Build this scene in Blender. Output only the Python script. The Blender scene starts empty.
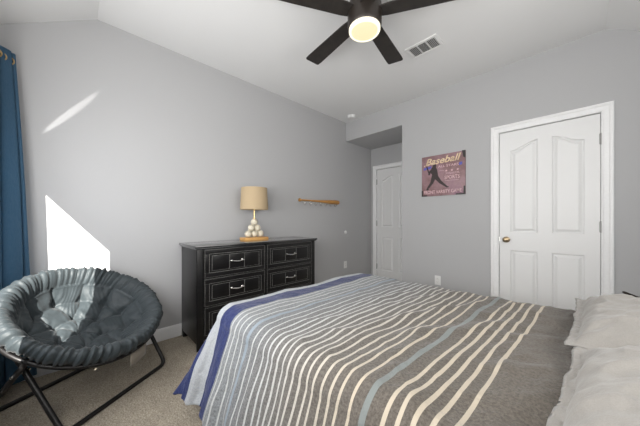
import bpy, bmesh, math, random
from mathutils import Vector, Matrix, noise
random.seed(7)
PI = math.pi
SC = bpy.context.scene
COL = SC.collection

# ---------------------------------------------------------------- camera
cam_d = bpy.data.cameras.new('camera'); cam = bpy.data.objects.new('camera', cam_d); COL.objects.link(cam)
cam_d.sensor_width = 36.0; cam_d.lens = 36.0*250/640
cam_d.shift_y = 7.0/640; cam_d.clip_start = .02
cam.location = (2.72, .44, 1.13)
cam.rotation_euler = (math.radians(90), 0, math.radians(46))
SC.camera = cam

# ---------------------------------------------------------------- world, sun, daylight
w = bpy.data.worlds.new('sky'); SC.world = w; w.use_nodes = True
bg = w.node_tree.nodes['Background']
bg.inputs[0].default_value = (.80, .88, 1.0, 1); bg.inputs[1].default_value = 2.0

SUN_DIR = Vector((-1.0, .5, -.625)).normalized()
sd = bpy.data.lights.new('sun', 'SUN'); sd.energy = 24; sd.angle = .006; sd.color = (1, .965, .90)
so = bpy.data.objects.new('sun', sd); COL.objects.link(so); so.location = (6, -3, 5)
so.rotation_euler = SUN_DIR.to_track_quat('-Z', 'Y').to_euler()

def area(name, loc, aim, sx, sy, power, col, spread=PI):
    d = bpy.data.lights.new(name, 'AREA'); d.shape = 'RECTANGLE'; d.size = sx; d.size_y = sy
    d.energy = power; d.color = col; d.spread = spread
    o = bpy.data.objects.new(name, d); COL.objects.link(o); o.location = loc
    o.rotation_euler = Vector(aim).to_track_quat('-Z', 'Y').to_euler()
    return o
# daylight at window_1, then two fill lamps added by unseen, made-up windows
area('daylight_window_1', (1.15, .03, 1.35), (-.05, 1, .10), 1.0, 1.0, 20, (1, .985, .965))
area('fill_lamp_front', (2.30, .03, 1.50), (-.22, 1, .22), 1.1, 1.0, 42, (1, .985, .965))
area('fill_lamp_right', (3.40, 1.70, 1.62), (-1, .15, .25), 1.5, 1.0, 22, (1, .985, .965))

# added spot lamp imitating a streak of reflected sun on the left wall
gd = bpy.data.lights.new('glint_spot_lamp', 'SPOT'); gd.energy = 80; gd.spot_size = math.radians(17); gd.spot_blend = .5; gd.shadow_soft_size = .005; gd.color = (1, .98, .94)
go = bpy.data.objects.new('glint_spot_lamp', gd); COL.objects.link(go); go.location = (1.20, .10, 1.05)
_z = (Vector(go.location)-Vector((0, .395, 1.955))).normalized()
_x = Vector((0, .60, .80)); _x = (_x-_z*_x.dot(_z)).normalized(); _y = _z.cross(_x)
go.matrix_world = Matrix(((_x.x, _y.x, _z.x, 1.20), (_x.y, _y.y, _z.y, .10), (_x.z, _y.z, _z.z, 1.05), (0, 0, 0, 1))) @ Matrix.Diagonal((1, .10, 1, 1))

SC.view_settings.view_transform = 'Standard'
SC.view_settings.look = 'None'
SC.view_settings.gamma = 1
SC.view_settings.use_curve_mapping = False
SC.view_settings.exposure = 0.13

# ---------------------------------------------------------------- materials
class NT:
    def __init__(s, name):
        s.m = bpy.data.materials.new(name); s.m.use_nodes = True
        s.t = s.m.node_tree; s.b = s.t.nodes['Principled BSDF']; s._c = None
    def n(s, typ, **kw):
        x = s.t.nodes.new(typ)
        for k, v in kw.items():
            if isinstance(k, str) and hasattr(x, k): setattr(x, k, v)
        return x
    def l(s, a, b): s.t.links.new(a, b)
    def co(s, kind='Object'):
        if s._c is None: s._c = s.n('ShaderNodeTexCoord')
        return s._c.outputs[kind]
    def noise(s, scale, detail=3, rough=.55, vec=None, stretch=None):
        x = s.n('ShaderNodeTexNoise'); x.inputs['Scale'].default_value = scale
        x.inputs['Detail'].default_value = detail; x.inputs['Roughness'].default_value = rough
        v = vec or s.co()
        if stretch:
            mp = s.n('ShaderNodeMapping'); mp.inputs['Scale'].default_value = stretch; s.l(v, mp.inputs[0]); v = mp.outputs[0]
        s.l(v, x.inputs['Vector']); return x.outputs['Fac']
    def ramp(s, fac, stops):
        r = s.n('ShaderNodeValToRGB'); e = r.color_ramp.elements
        while len(e) < len(stops): e.new(.5)
        for q, (p, c) in zip(e, stops): q.position = p; q.color = (*c, 1)
        s.l(fac, r.inputs[0]); return r.outputs[0]
    def mix(s, f, a, b, mode='MIX'):
        x = s.n('ShaderNodeMix'); x.data_type = 'RGBA'; x.blend_type = mode
        for sock, v in ((x.inputs[0], f), (x.inputs[6], a), (x.inputs[7], b)):
            if hasattr(v, 'links'): s.l(v, sock)
            elif isinstance(v, tuple): sock.default_value = (*v, 1)
            else: sock.default_value = v
        return x.outputs[2]
    def math(s, op, a, b=None, c=None):
        x = s.n('ShaderNodeMath'); x.operation = op
        for sock, v in zip(x.inputs, (a, b, c)):
            if v is None: continue
            if hasattr(v, 'links'): s.l(v, sock)
            else: sock.default_value = v
        return x.outputs[0]
    def bump(s, h, strength=.2, dist=.01, prev=None):
        x = s.n('ShaderNodeBump'); x.inputs['Strength'].default_value = strength; x.inputs['Distance'].default_value = dist
        s.l(h, x.inputs['Height'])
        if prev: s.l(prev, x.inputs['Normal'])
        s.l(x.outputs[0], s.b.inputs['Normal']); return x.outputs[0]
    def base(s, c):
        if hasattr(c, 'links'): s.l(c, s.b.inputs['Base Color'])
        else: s.b.inputs['Base Color'].default_value = (*c, 1)
    def set(s, **k):
        for n_, v in k.items(): s.b.inputs[n_.replace('_', ' ')].default_value = v

def plain(name, c, rough=.5, metal=0, spec=.5, nscale=60, nb=.05, var=.06):
    t = NT(name)
    f = t.noise(nscale, 3)
    t.base(t.ramp(f, [(.3, tuple(x*(1-var) for x in c)), (.7, tuple(min(1, x*(1+var)) for x in c))]))
    t.set(Roughness=rough, Metallic=metal); t.b.inputs['Specular IOR Level'].default_value = spec
    if nb: t.bump(f, nb, .002)
    return t.m

M = {}
def wallmat(name, c):
    t = NT(name); t.base(c); t.set(Roughness=.85); t.b.inputs['Specular IOR Level'].default_value = .25
    a = t.bump(t.noise(140, 2), .10, .002); t.bump(t.noise(9, 2), .05, .01, a)
    return t.m
M['wall'] = wallmat('wall_paint', (.44, .44, .445))
M['ceil'] = wallmat('ceiling_paint', (.74, .74, .735))
M['trim'] = plain('white_trim_paint', (.80, .80, .80), .42, nb=.02, var=.02)
def doorm():
    t = NT('white_door_paint'); t.base((.74, .74, .735)); t.set(Roughness=.42)
    t.bump(t.noise(25, 4, .6, stretch=(8, 1, .6)), .12, .002)
    return t.m
M['door'] = doorm()
def carpet():
    t = NT('beige_carpet')
    f = t.noise(120, 3, .7); g = t.noise(7, 4, .6); k = t.noise(38, 3, .7)
    c = t.ramp(f, [(.28, (.24, .205, .16)), (.52, (.52, .455, .365)), (.75, (.76, .68, .56))])
    c = t.mix(.5, c, t.ramp(k, [(.3, (.55, .55, .55)), (.7, (1, 1, 1))]), 'MULTIPLY')
    c = t.mix(.6, c, t.ramp(g, [(.3, (.72, .72, .72)), (.65, (1, 1, 1))]), 'MULTIPLY')
    t.base(c); t.set(Roughness=1.0); t.b.inputs['Specular IOR Level'].default_value = .05
    a = t.bump(f, .9, .012); t.bump(g, .5, .03, a)
    return t.m
M['carpet'] = carpet()
def blackwood():
    t = NT('black_painted_wood')
    f = t.noise(6, 5, .65, stretch=(1, 1, 14))
    t.base(t.ramp(f, [(.35, (.004, .004, .004)), (.75, (.013, .012, .012))]))
    t.set(Roughness=.30); t.b.inputs['Specular IOR Level'].default_value = .35; t.bump(f, .08, .001)
    return t.m
M['black'] = blackwood()
M['worn'] = plain('rubbed_edge', (.20, .195, .185), .5, nscale=90, var=.5)
M['chrome'] = plain('brushed_nickel', (.75, .74, .72), .22, 1, nb=0)
M['gold'] = plain('brass', (.62, .45, .22), .28, 1, nb=0)
M['brass_dark'] = plain('antique_brass', (.42, .32, .20), .3, 1, nb=0)
M['hinge'] = plain('satin_hinge_metal', (.35, .35, .34), .5, .6, nb=0)
def wood(name, a, b, stretch, rough=.4):
    t = NT(name); f = t.noise(5, 5, .6, stretch=stretch)
    t.base(t.ramp(f, [(.3, a), (.7, b)])); t.set(Roughness=rough); t.bump(f, .08, .002)
    return t.m
M['oak'] = wood('honey_wood', (.50, .26, .075), (.70, .40, .14), (12, 1.5, 12))
M['bat'] = wood('bat_wood', (.36, .17, .04), (.58, .30, .09), (10, 1.2, 10), .35)
M['ball'] = plain('cream_ball', (.66, .61, .49), .3, nscale=30, nb=.03, var=.04)
M['stitch'] = plain('tan_stitching', (.42, .26, .15), .6, nb=0)
def shade():
    t = NT('tan_linen_shade'); f = t.noise(40, 3, .6, stretch=(1, 1, 12)); g = t.noise(40, 3, .6, stretch=(8, 8, 1))
    h = t.math('ADD', f, g)
    t.base(t.ramp(h, [(.35, (.36, .275, .17)), (.65, (.46, .355, .225))])); t.set(Roughness=.9); t.bump(h, .15, .002)
    t.b.inputs['Specular IOR Level'].default_value = .1
    return t.m
M['shade'] = shade()
M['fan'] = plain('dark_bronze_metal', (.028, .022, .018), .42, .3, nb=0)
M['blade'] = wood('dark_walnut_blade', (.012, .010, .009), (.028, .023, .019), (3, 3, 3), .55)
def emis(name, c, s):
    t = NT(name); t.base((.15, .14, .12)); t.b.inputs['Emission Color'].default_value = (*c, 1); t.b.inputs['Emission Strength'].default_value = s
    return t.m
M['lamp_face'] = emis('lit_fan_diffuser', (.88, .77, .45), .92)
M['lamp_ring'] = emis('lit_diffuser_rim', (1, .93, .74), 1.1)
M['plastic'] = plain('white_plastic', (.75, .75, .74), .35, nb=0, var=.01)
M['slot'] = plain('dark_slot', (.03, .03, .03), .7, nb=0)
M['duct'] = plain('grey_duct', (.03, .03, .03), .7, nb=0)
def fabric(name, c, var=.12, rough=.8, bumpf=.35, scale=9, fine=260, sheen=.2):
    t = NT(name); f = t.noise(fine, 2); g = t.noise(scale, 5, .62)
    c1 = t.ramp(g, [(.3, tuple(x*(1-var) for x in c)), (.7, tuple(min(1, x*(1+var)) for x in c))])
    t.base(t.mix(.25, c1, t.ramp(f, [(.35, (.6, .6, .6)), (.65, (1, 1, 1))]), 'MULTIPLY'))
    t.set(Roughness=rough); t.b.inputs['Sheen Weight'].default_value = sheen; t.b.inputs['Specular IOR Level'].default_value = .25
    a = t.bump(g, bumpf, .02); t.bump(f, .15, .001, a)
    return t.m
M['cushion'] = fabric('slate_grey_cushion', (.031, .039, .043), .08, .52, .15, 22, 300, .08)
M['pillow'] = fabric('pale_grey_pillowcase', (.285, .27, .25), .03, .85, .5, 9, 350)
M['mattress'] = fabric('white_mattress', (.6, .6, .58))
M['frame'] = plain('black_tube', (.013, .012, .012), .38, .4, nb=0)
M['tagcloth'] = fabric('taupe_label_cloth', (.26, .23, .19), .05)
def curtain_m():
    t = NT('denim_blue_curtain'); f = t.noise(60, 3, .6, stretch=(3, 3, .6)); g = t.noise(220, 2)
    c = t.ramp(f, [(.3, (.05, .115, .19)), (.7, (.09, .165, .25))])
    t.base(t.mix(.3, c, t.ramp(g, [(.3, (.5, .5, .5)), (.7, (1, 1, 1))]), 'MULTIPLY')); t.set(Roughness=.9)
    t.b.inputs['Specular IOR Level'].default_value = .1
    t.bump(g, .2, .002)
    tr = t.n('ShaderNodeBsdfTranslucent'); tr.inputs[0].default_value = (.24, .42, .56, 1)
    mx = t.n('ShaderNodeMixShader'); mx.inputs[0].default_value = .35
    o = t.t.nodes['Material Output']; t.l(t.b.outputs[0], mx.inputs[1]); t.l(tr.outputs[0], mx.inputs[2]); t.l(mx.outputs[0], o.inputs[0])
    return t.m
M['curtain'] = curtain_m()
def glass():
    t = NT('window_glass'); t.set(Roughness=0, IOR=1.45); t.b.inputs['Transmission Weight'].default_value = 1
    o = t.t.nodes['Material Output']
    tr = t.n('ShaderNodeBsdfTransparent'); gl = t.n('ShaderNodeBsdfGlossy'); gl.inputs['Roughness'].default_value = .02
    mx = t.n('ShaderNodeMixShader'); mx.inputs[0].default_value = .06
    t.l(tr.outputs[0], mx.inputs[1]); t.l(gl.outputs[0], mx.inputs[2]); t.l(mx.outputs[0], o.inputs[0])
    return t.m
M['glass'] = glass()
M['blind'] = plain('white_roller_blind', (.75, .75, .73), .8, nb=.02)

# striped duvet: the stripes run across the bed, laid out in the cloth's own UV (u = metres from foot)
def duvet():
    t = NT('striped_duvet')
    sep = t.n('ShaderNodeSeparateXYZ'); t.l(t.co('UV'), sep.inputs[0]); S = sep.outputs[0]
    wob = t.noise(3.0, 2, vec=t.co('UV'))
    S = t.math('ADD', S, t.math('MULTIPLY', t.math('SUBTRACT', wob, .5), .008))
    x = t.n('ShaderNodeMapRange'); x.inputs[1].default_value = .6; x.inputs[2].default_value = 3.2
    t.l(S, x.inputs[0])
    P = lambda s: (s-.6)/2.6
    c = t.ramp(x.outputs[0], [(P(1.42), (.27, .285, .295)), (P(1.62), (.21, .22, .23)), (P(1.80), (.185, .180, .175)),
                              (P(2.05), (.155, .141, .126)), (P(2.4), (.140, .123, .105)), (P(2.9), (.150, .132, .112))])
    mel = t.noise(110, 4, .75, vec=t.co('UV'), stretch=(1, 1, 1))
    c = t.mix(.85, c, t.ramp(mel, [(.34, (.40, .40, .40)), (.60, (1.0, 1.0, 1.0))]), 'MULTIPLY')
    def band(c, lo, hi, col):
        m = t.math('COMPARE', S, (lo+hi)/2, (hi-lo)/2)
        return t.mix(m, c, col)
    blue = t.mix(.7, (.030, .042, .130), t.ramp(mel, [(.3, (.30, .30, .40)), (.65, (1, 1, 1))]), 'MULTIPLY')
    c = band(c, .0, 1.165, blue)
    c = band(c, 1.165, 1.285, t.ramp(mel, [(.3, (.29, .31, .33)), (.65, (.42, .435, .45))]))
    c = band(c, 1.285, 1.405, blue)
    cool = (.44, .45, .445); warm = (.45, .395, .315)
    for s in (1.425, 1.465, 1.51, 1.56, 1.655, 1.705, 1.752): c = band(c, s-.0045, s+.0045, cool)
    c = band(c, 1.592, 1.614, (.235, .275, .31))
    for i, s in enumerate((1.79, 1.826, 1.863, 1.90, 1.938, 1.975, 2.013, 2.049, 2.086, 2.126, 2.165, 2.203, 2.25)):
        k = i/12
        c = band(c, s-.0052, s+.0052, tuple(a*(1-k)+b*k for a, b in zip(cool, warm)))
    c = band(c, 2.291, 2.311, (.185, .205, .20))
    for s in (2.362, 2.399, 2.437, 2.476, 2.520): c = band(c, s-.0062, s+.0062, warm)
    t.base(c); t.set(Roughness=.92); t.b.inputs['Specular IOR Level'].default_value = .12
    t.b.inputs['Sheen Weight'].default_value = .15
    g = t.noise(11, 5, .65, vec=t.co('UV')); h = t.noise(38, 4, .6, vec=t.co('UV'))
    a = t.bump(g, .7, .022); b2 = t.bump(h, .6, .007, a); t.bump(mel, .3, .001, b2)
    return t.m
M['duvet'] = duvet()
def poster_bg():
    t = NT('mauve_poster_print'); f = t.noise(4, 4, .6)
    c = t.ramp(f, [(.25, (.27, .14, .20)), (.45, (.33, .20, .22)), (.6, (.22, .12, .12)), (.8, (.38, .25, .30))])
    t.base(t.mix(.35, c, t.ramp(t.noise(60, 3), [(.3, (.6, .6, .6)), (.7, (1, 1, 1))]), 'MULTIPLY')); t.set(Roughness=.5)
    return t.m
M['poster'] = poster_bg()
M['ink_dark'] = plain('dark_ink', (.035, .022, .022), .5, nb=0)
M['ink_cream'] = plain('cream_ink', (.80, .62, .42), .5, nb=0)
M['ink_pink'] = plain('pale_pink_ink', (.70, .48, .50), .5, nb=0)
M['ink_blue'] = plain('blue_ink', (.10, .10, .42), .5, nb=0)
M['bracket'] = plain('black_corner', (.025, .020, .018), .5, nb=0)

# ---------------------------------------------------------------- mesh helpers
def finish(name, bm, mats, parent=None, smooth=True, auto=35):
    me = bpy.data.meshes.new(name); bm.normal_update(); bm.to_mesh(me); bm.free()
    o = bpy.data.objects.new(name, me); COL.objects.link(o)
    for m in (mats if isinstance(mats, (list, tuple)) else [mats]): me.materials.append(m)
    if smooth:
        for p in me.polygons: p.use_smooth = True
        me.set_sharp_from_angle(angle=math.radians(auto))
    if parent: o.parent = parent
    return o
def box(bm, a, b, bev=0, mi=0):
    t = bmesh.new()
    bmesh.ops.create_cube(t, size=1)
    c = [(p+q)/2 for p, q in zip(a, b)]; d = [abs(q-p) for p, q in zip(a, b)]
    for v in t.verts: v.co = Vector([c[i]+v.co[i]*d[i] for i in range(3)])
    if bev: bmesh.ops.bevel(t, geom=list(t.edges), offset=min(bev, min(d)*.45), segments=2, affect='EDGES', profile=.6)
    merge(bm, t, mi)
def merge(bm, t, mi=0, mat=None):
    vs = {}
    for v in t.verts: vs[v] = bm.verts.new(mat @ v.co if mat else v.co)
    for f in t.faces:
        try: nf = bm.faces.new([vs[v] for v in f.verts]); nf.material_index = mi
        except ValueError: pass
    t.free()
def lathe(bm, prof, origin=(0, 0, 0), axis=(0, 0, 1), seg=40, mi=0):
    t = bmesh.new(); rings = []
    for r, z in prof:
        if r < 1e-6: rings.append([t.verts.new((0, 0, z))])
        else: rings.append([t.verts.new((r*math.cos(2*PI*i/seg), r*math.sin(2*PI*i/seg), z)) for i in range(seg)])
    for A, B in zip(rings, rings[1:]):
        for i in range(seg):
            j = (i+1) % seg
            if len(A) == 1 and len(B) == 1: continue
            if len(A) == 1: t.faces.new((A[0], B[i], B[j]))
            elif len(B) == 1: t.faces.new((A[i], B[0], A[j]))
            else: t.faces.new((A[i], B[i], B[j], A[j]))
    bmesh.ops.recalc_face_normals(t, faces=t.faces)
    q = Vector(axis).to_track_quat('Z', 'Y').to_matrix().to_4x4()
    merge(bm, t, mi, Matrix.Translation(origin) @ q)
def tube(bm, pts, r, seg=12, closed=False, mi=0, radii=None):
    pts = [Vector(p) for p in pts]; n = len(pts); t = bmesh.new(); rings = []
    up = None
    for i, p in enumerate(pts):
        if closed: d = pts[(i+1) % n]-pts[i-1]
        else: d = pts[min(i+1, n-1)]-pts[max(i-1, 0)]
        d.normalize()
        if up is None: up = d.orthogonal().normalized()
        up = (up-d*up.dot(d)).normalized(); s = d.cross(up)
        rr = radii[i] if radii else r
        rings.append([t.verts.new(p+(up*math.cos(2*PI*k/seg)+s*math.sin(2*PI*k/seg))*rr) for k in range(seg)])
    for i in range(n if closed else n-1):
        A, B = rings[i], rings[(i+1) % n]
        off = 0
        if closed and i == n-1:
            off = min(range(seg), key=lambda k: (B[k].co-A[0].co).length)
        for k in range(seg): t.faces.new((A[k], A[(k+1) % seg], B[(k+1+off) % seg], B[(k+off) % seg]))
    if not closed: t.faces.new(rings[0][::-1]); t.faces.new(rings[-1])
    bmesh.ops.recalc_face_normals(t, faces=t.faces)
    merge(bm, t, mi)
def fillet(pts, r, n=7):
    pts = [Vector(p) for p in pts]; out = [pts[0]]
    for a, b, c in zip(pts, pts[1:], pts[2:]):
        u = (a-b).normalized(); v = (c-b).normalized()
        p0 = b+u*r; p2 = b+v*r
        for i in range(n+1):
            k = i/n; out.append(p0*(1-k)**2+b*2*k*(1-k)+p2*k*k)
    return out+[pts[-1]]
def prism(bm, poly, ax, lo, hi, mi=0):
    """poly of 2D points, extruded on axis ax (0,1,2) from lo to hi"""
    t = bmesh.new()
    def co(p, h):
        l = list(p); l.insert(ax, h); return l
    A = [t.verts.new(co(p, lo)) for p in poly]; B = [t.verts.new(co(p, hi)) for p in poly]
    t.faces.new(A); t.faces.new(B[::-1])
    for i in range(len(poly)):
        j = (i+1) % len(poly); t.faces.new((A[i], B[i], B[j], A[j]))
    bmesh.ops.recalc_face_normals(t, faces=t.faces)
    merge(bm, t, mi)
def new(): return bmesh.new()
def struct(o): o['kind'] = 'structure'; return o
def tag(o, label, cat, group=None):
    o['label'] = label; o['category'] = cat
    if group: o['group'] = group
    return o
def empty(name, loc=(0, 0, 0)):
    o = bpy.data.objects.new(name, None); COL.objects.link(o); o.location = loc; o.empty_display_size = .1; return o
def under(parent, *objs):
    """keep world placement while parenting to an empty that is only translated"""
    for o in objs: o.parent = parent; o.matrix_parent_inverse = Matrix.Translation(parent.location).inverted()

# ---------------------------------------------------------------- room
D = 3.675; RX = 3.45; ZC = 2.76; SLOPE = .62; RY = .551; RXX = 2.877; AY = 4.402; AX = 1.012; AZ = 2.45
T = .12
b = new(); box(b, (-T, -T, -.1), (RX+T, AY+T, 0)); struct(finish('floor', b, M['carpet'], smooth=False))
def rect_wall(bm, ax, lo, hi, u0, u1, z0, z1, holes):
    """wall slab thin on axis ax with rectangular holes (ua,ub,za,zb)"""
    us = sorted({u0, u1, *[h[0] for h in holes], *[h[1] for h in holes]})
    for a, c in zip(us, us[1:]):
        m = (a+c)/2; cuts = sorted([(h[2], h[3]) for h in holes if h[0] < m < h[1]])
        z = z0
        for s, e in cuts+[(z1, z1)]:
            if s-z > 1e-4:
                if ax == 1: box(bm, (a, lo, z), (c, hi, s))
                else: box(bm, (lo, a, z), (hi, c, s))
            z = e
WF = (.06, 1.496, .62, 2.00)      # front window opening x0,x1,z0,z1
WR = (.95, 2.45, 1.12, 2.12)      # made-up right window opening y0,y1,z0,z1, unseen, added for fill light
b = new(); rect_wall(b, 0, -T, 0, -T, AY+T, 0, 2.95, []); struct(finish('wall_left', b, M['wall'], smooth=False))
WG = (1.80, 2.80, .95, 2.05)      # made-up second front window, unseen, added to go with a fill lamp
b = new(); rect_wall(b, 1, -T, 0, 0, RX+T, 0, 2.46, [WF, WG]); struct(finish('wall_front', b, M['wall'], smooth=False))
b = new(); rect_wall(b, 0, RX, RX+T, 0, D+T, 0, 2.46, [WR]); struct(finish('wall_right', b, M['wall'], smooth=False))
D1 = (2.128, 2.852, 0, 2.055)
b = new(); rect_wall(b, 1, D, D+T, AX, RX, 0, 2.95, [D1]); box(b, (0, D, AZ), (AX, D+T, 2.95))
struct(finish('wall_back', b, M['wall'], smooth=False))
D2 = (.125, .895, 0, 2.055)
b = new(); rect_wall(b, 1, AY, AY+T, 0, AX+T, 0, AZ+.1, [D2]); struct(finish('wall_alcove_back', b, M['wall'], smooth=False))
b = new(); box(b, (AX, D+T, 0), (AX+T, AY, AZ+.1)); struct(finish('wall_alcove_right', b, M['wall'], smooth=False))
b = new(); box(b, (0, D+T, AZ), (AX, AY, AZ+.1)); struct(finish('ceiling_alcove', b, M['wall'], smooth=False))
# vaulted ceiling: flat, sloping down to the front and right walls
b = new()
def zc(x, y): return min(ZC, ZC-SLOPE*(RY-y), ZC-SLOPE*(x-RXX))
e = T+.022
V = {}
for k, (x, y) in dict(a=(-T, -.142), b=(3.57, -.142), c=(RXX, RY), d=(-T, RY), e=(3.57, D+T), f=(RXX, D+T), g=(-T, D+T)).items():
    V[k] = (b.verts.new((x, y, zc(x, y))), b.verts.new((x, y, zc(x, y)+.1)))
for q in ('abcd', 'dcfg', 'bcfe'):
    for i in (0, 1): b.faces.new([V[k][i] for k in q])
for p, q in ('ab', 'be', 'ef', 'fg', 'gd', 'da'): b.faces.new((V[p][0], V[q][0], V[q][1], V[p][1]))
bmesh.ops.recalc_face_normals(b, faces=b.faces)
struct(finish('ceiling', b, M['ceil'], smooth=False))

# baseboards
BP = [(0, 0), (.014, 0), (.014, .075), (.011, .085), (.011, .095), (.006, .108), (.003, .115), (0, .115)]
def baseb(name, ax, at, sgn, lo, hi):
    b = new()
    if ax == 0:   # thin in x, runs in y
        prism(b, [(at+sgn*u, v) for u, v in BP], 1, lo, hi)
    else:
        prism(b, [(at+sgn*u, v) for u, v in BP], 0, lo, hi)
    return struct(finish(name, b, M['trim'], auto=25))
baseb('baseboard_left', 0, 0, 1, 0.001, AY)
baseb('baseboard_back', 1, D, -1, AX, 2.057)
baseb('baseboard_back_right', 1, D, -1, 2.931, RX)
baseb('baseboard_front', 1, 0, 1, .016, RX-.016)
baseb('baseboard_right', 0, RX, -1, .016, D-.016)
baseb('baseboard_alcove', 0, AX, -1, D+.001, AY-.017)

# doors -----------------------------------------------------------
def panel_outline(x0, x1, z0, z1, arch, side, n=14):
    pts = [(x0, z0), (x1, z0)]
    if not arch: return pts+[(x1, z1), (x0, z1)]
    # S-curve rising towards the door's centre line
    top = []
    for i in range(n+1):
        k = i/n; kk = k if side < 0 else 1-k
        s = kk; s = s*s*(3-2*s)
        top.append((x0+(x1-x0)*k, z1-arch*(1-s)))
    return pts+top[::-1]
def inset(poly, d):
    n = len(poly); out = []
    for i in range(n):
        p0, p1, p2 = Vector(poly[i-1]), Vector(poly[i]), Vector(poly[(i+1) % n])
        a = (p1-p0).normalized(); c = (p2-p1).normalized()
        na = Vector((-a.y, a.x)); nc = Vector((-c.y, c.x)); m = (na+nc)
        m = m/max(.3, m.dot(na)) if m.length > 1e-6 else na
        out.append(tuple(p1+m*d))
    return out
def make_door(name, x0, x1, ywall, right_hinge, knob_x, hinge_zs, both=True):
    root = struct(empty(name, ((x0+x1)/2, ywall, 0)))
    g = .003; yf = ywall+.004
    W = x1-x0
    # slab with moulded panels: built as front grid with panel holes + stepped profiles
    bm = new()
    ml = W*.135; mc = W*.072
    cxm = (x0+x1)/2
    cols = [(x0+ml, cxm-mc, -1), (cxm+mc, x1-ml, 1)]
    polys = []
    for a, c, s in cols:
        polys.append((a, c, .22, .815, 0, s)); polys.append((a, c, 1.005, 1.925, .075, s))
    # front face with holes, by triangle fill
    t = bmesh.new()
    def loop(poly, y):
        vs = [t.verts.new((p[0], y, p[1])) for p in poly]
        es = [t.edges.new((vs[i], vs[(i+1) % len(vs)])) for i in range(len(vs))]
        return vs, es
    X0, X1, Z0, Z1 = x0+g, x1-g, .012, 2.05
    ov, oe = loop([(X0, Z0), (X1, Z0), (X1, Z1), (X0, Z1)], yf)
    edges = list(oe); rings = []
    for p in polys:
        v_, e_ = loop(panel_outline(*p), yf); rings.append((p, v_)); edges += e_
    bmesh.ops.triangle_fill(t, use_beauty=True, use_dissolve=False, edges=edges)
    for p, v_ in rings:
        prev = v_
        for d, dy in ((.003, .011), (.012, .015), (.024, .010), (.036, .002)):
            ip = panel_outline(p[0]+d, p[1]-d, p[2]+d, p[3]-d, p[4], p[5]); cur = [t.verts.new((q[0], yf+dy, q[1])) for q in ip]
            for i in range(len(prev)):
                j = (i+1) % len(prev); t.faces.new((prev[i], prev[j], cur[j], cur[i]))
            prev = cur
        t.faces.new(prev)
    # body edges/back
    bk = [t.verts.new((q[0], yf+.035, q[1])) for q in ((X0, Z0), (X1, Z0), (X1, Z1), (X0, Z1))]
    for i in range(4):
        j = (i+1) % 4; t.faces.new((ov[i], ov[j], bk[j], bk[i]))
    t.faces.new(bk[::-1])
    bmesh.ops.recalc_face_normals(t, faces=t.faces)
    merge(bm, t)
    slab = finish('door_slab', bm, M['door'], auto=20); under(root, slab)
    # jamb + casing
    bm = new()
    for xa, xb in ((x0-.012, x0), (x1, x1+.012)): box(bm, (xa, ywall-.002, 0), (xb, ywall+T, 2.067))
    box(bm, (x0-.012, ywall-.002, 2.055), (x1+.012, ywall+T, 2.067))
    prof = [(0.003, 0), (.003, -.011), (.010, -.014), (.020, -.011), (.045, -.014), (.052, -.020), (.066, -.020), (.074, -.016), (.074, 0)]
    path = [((x0, 0), (-1, 0)), ((x0, 2.055), (-1, 1)), ((x1, 2.055), (1, 1)), ((x1, 0), (1, 0))]
    t = bmesh.new(); R_ = []
    for (px, pz), (dx, dz) in path:
        R_.append([t.verts.new((px+dx*u, ywall+v, pz+dz*u)) for u, v in prof])
    for A, B in zip(R_, R_[1:]):
        for i in range(len(prof)):
            j = (i+1) % len(prof); t.faces.new((A[i], A[j], B[j], B[i]))
    bmesh.ops.recalc_face_normals(t, faces=t.faces); merge(bm, t)
    under(root, finish('door_frame', bm, M['trim'], auto=20))
    # knob
    if knob_x:
        bm = new()
        lathe(bm, [(0, 0), (.031, 0), (.031, .004), (.026, .007), (.012, .009), (.010, .025), (.016, .032), (.026, .040), (.028, .050), (.024, .060), (.012, .066), (0, .067)], (knob_x, yf, .925), (0, -1, 0), 28)
        under(root, finish('door_knob', bm, M['brass_dark']))
        bm = new(); box(bm, (x0-.003 if right_hinge else x1-.003, yf-.003, .90), (x0+.006 if right_hinge else x1+.006, yf+.001, .95))
        under(root, finish('latch_plate', bm, M['chrome']))
    hx = x1 if right_hinge else x0
    for hz in hinge_zs:
        bm = new(); tube(bm, [(hx, yf-.006, hz-.045), (hx, yf-.006, hz+.045)], .006, 10)
        for k in (-.047, .047): lathe(bm, [(0, -.004), (.006, -.002), (.007, 0), (.006, .002), (0, .004)], (hx, yf-.006, hz+k), seg=10)
        box(bm, (hx-.010, yf-.003, hz-.044), (hx+.010, yf-.0005, hz+.044))
        under(root, finish('hinge', bm, M['hinge']))
    bm = new(); box(bm, (x0-.3, ywall+.5, -.05), (x1+.3, ywall+.52, 2.3)); bm.free()
    return root
make_door('door_1', D1[0], D1[1], D, True, D1[0]+.062, (1.83, 1.07, .28))
make_door('door_2', D2[0], D2[1], AY, False, D2[1]-.062, (1.83, 1.07, .28))

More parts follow.
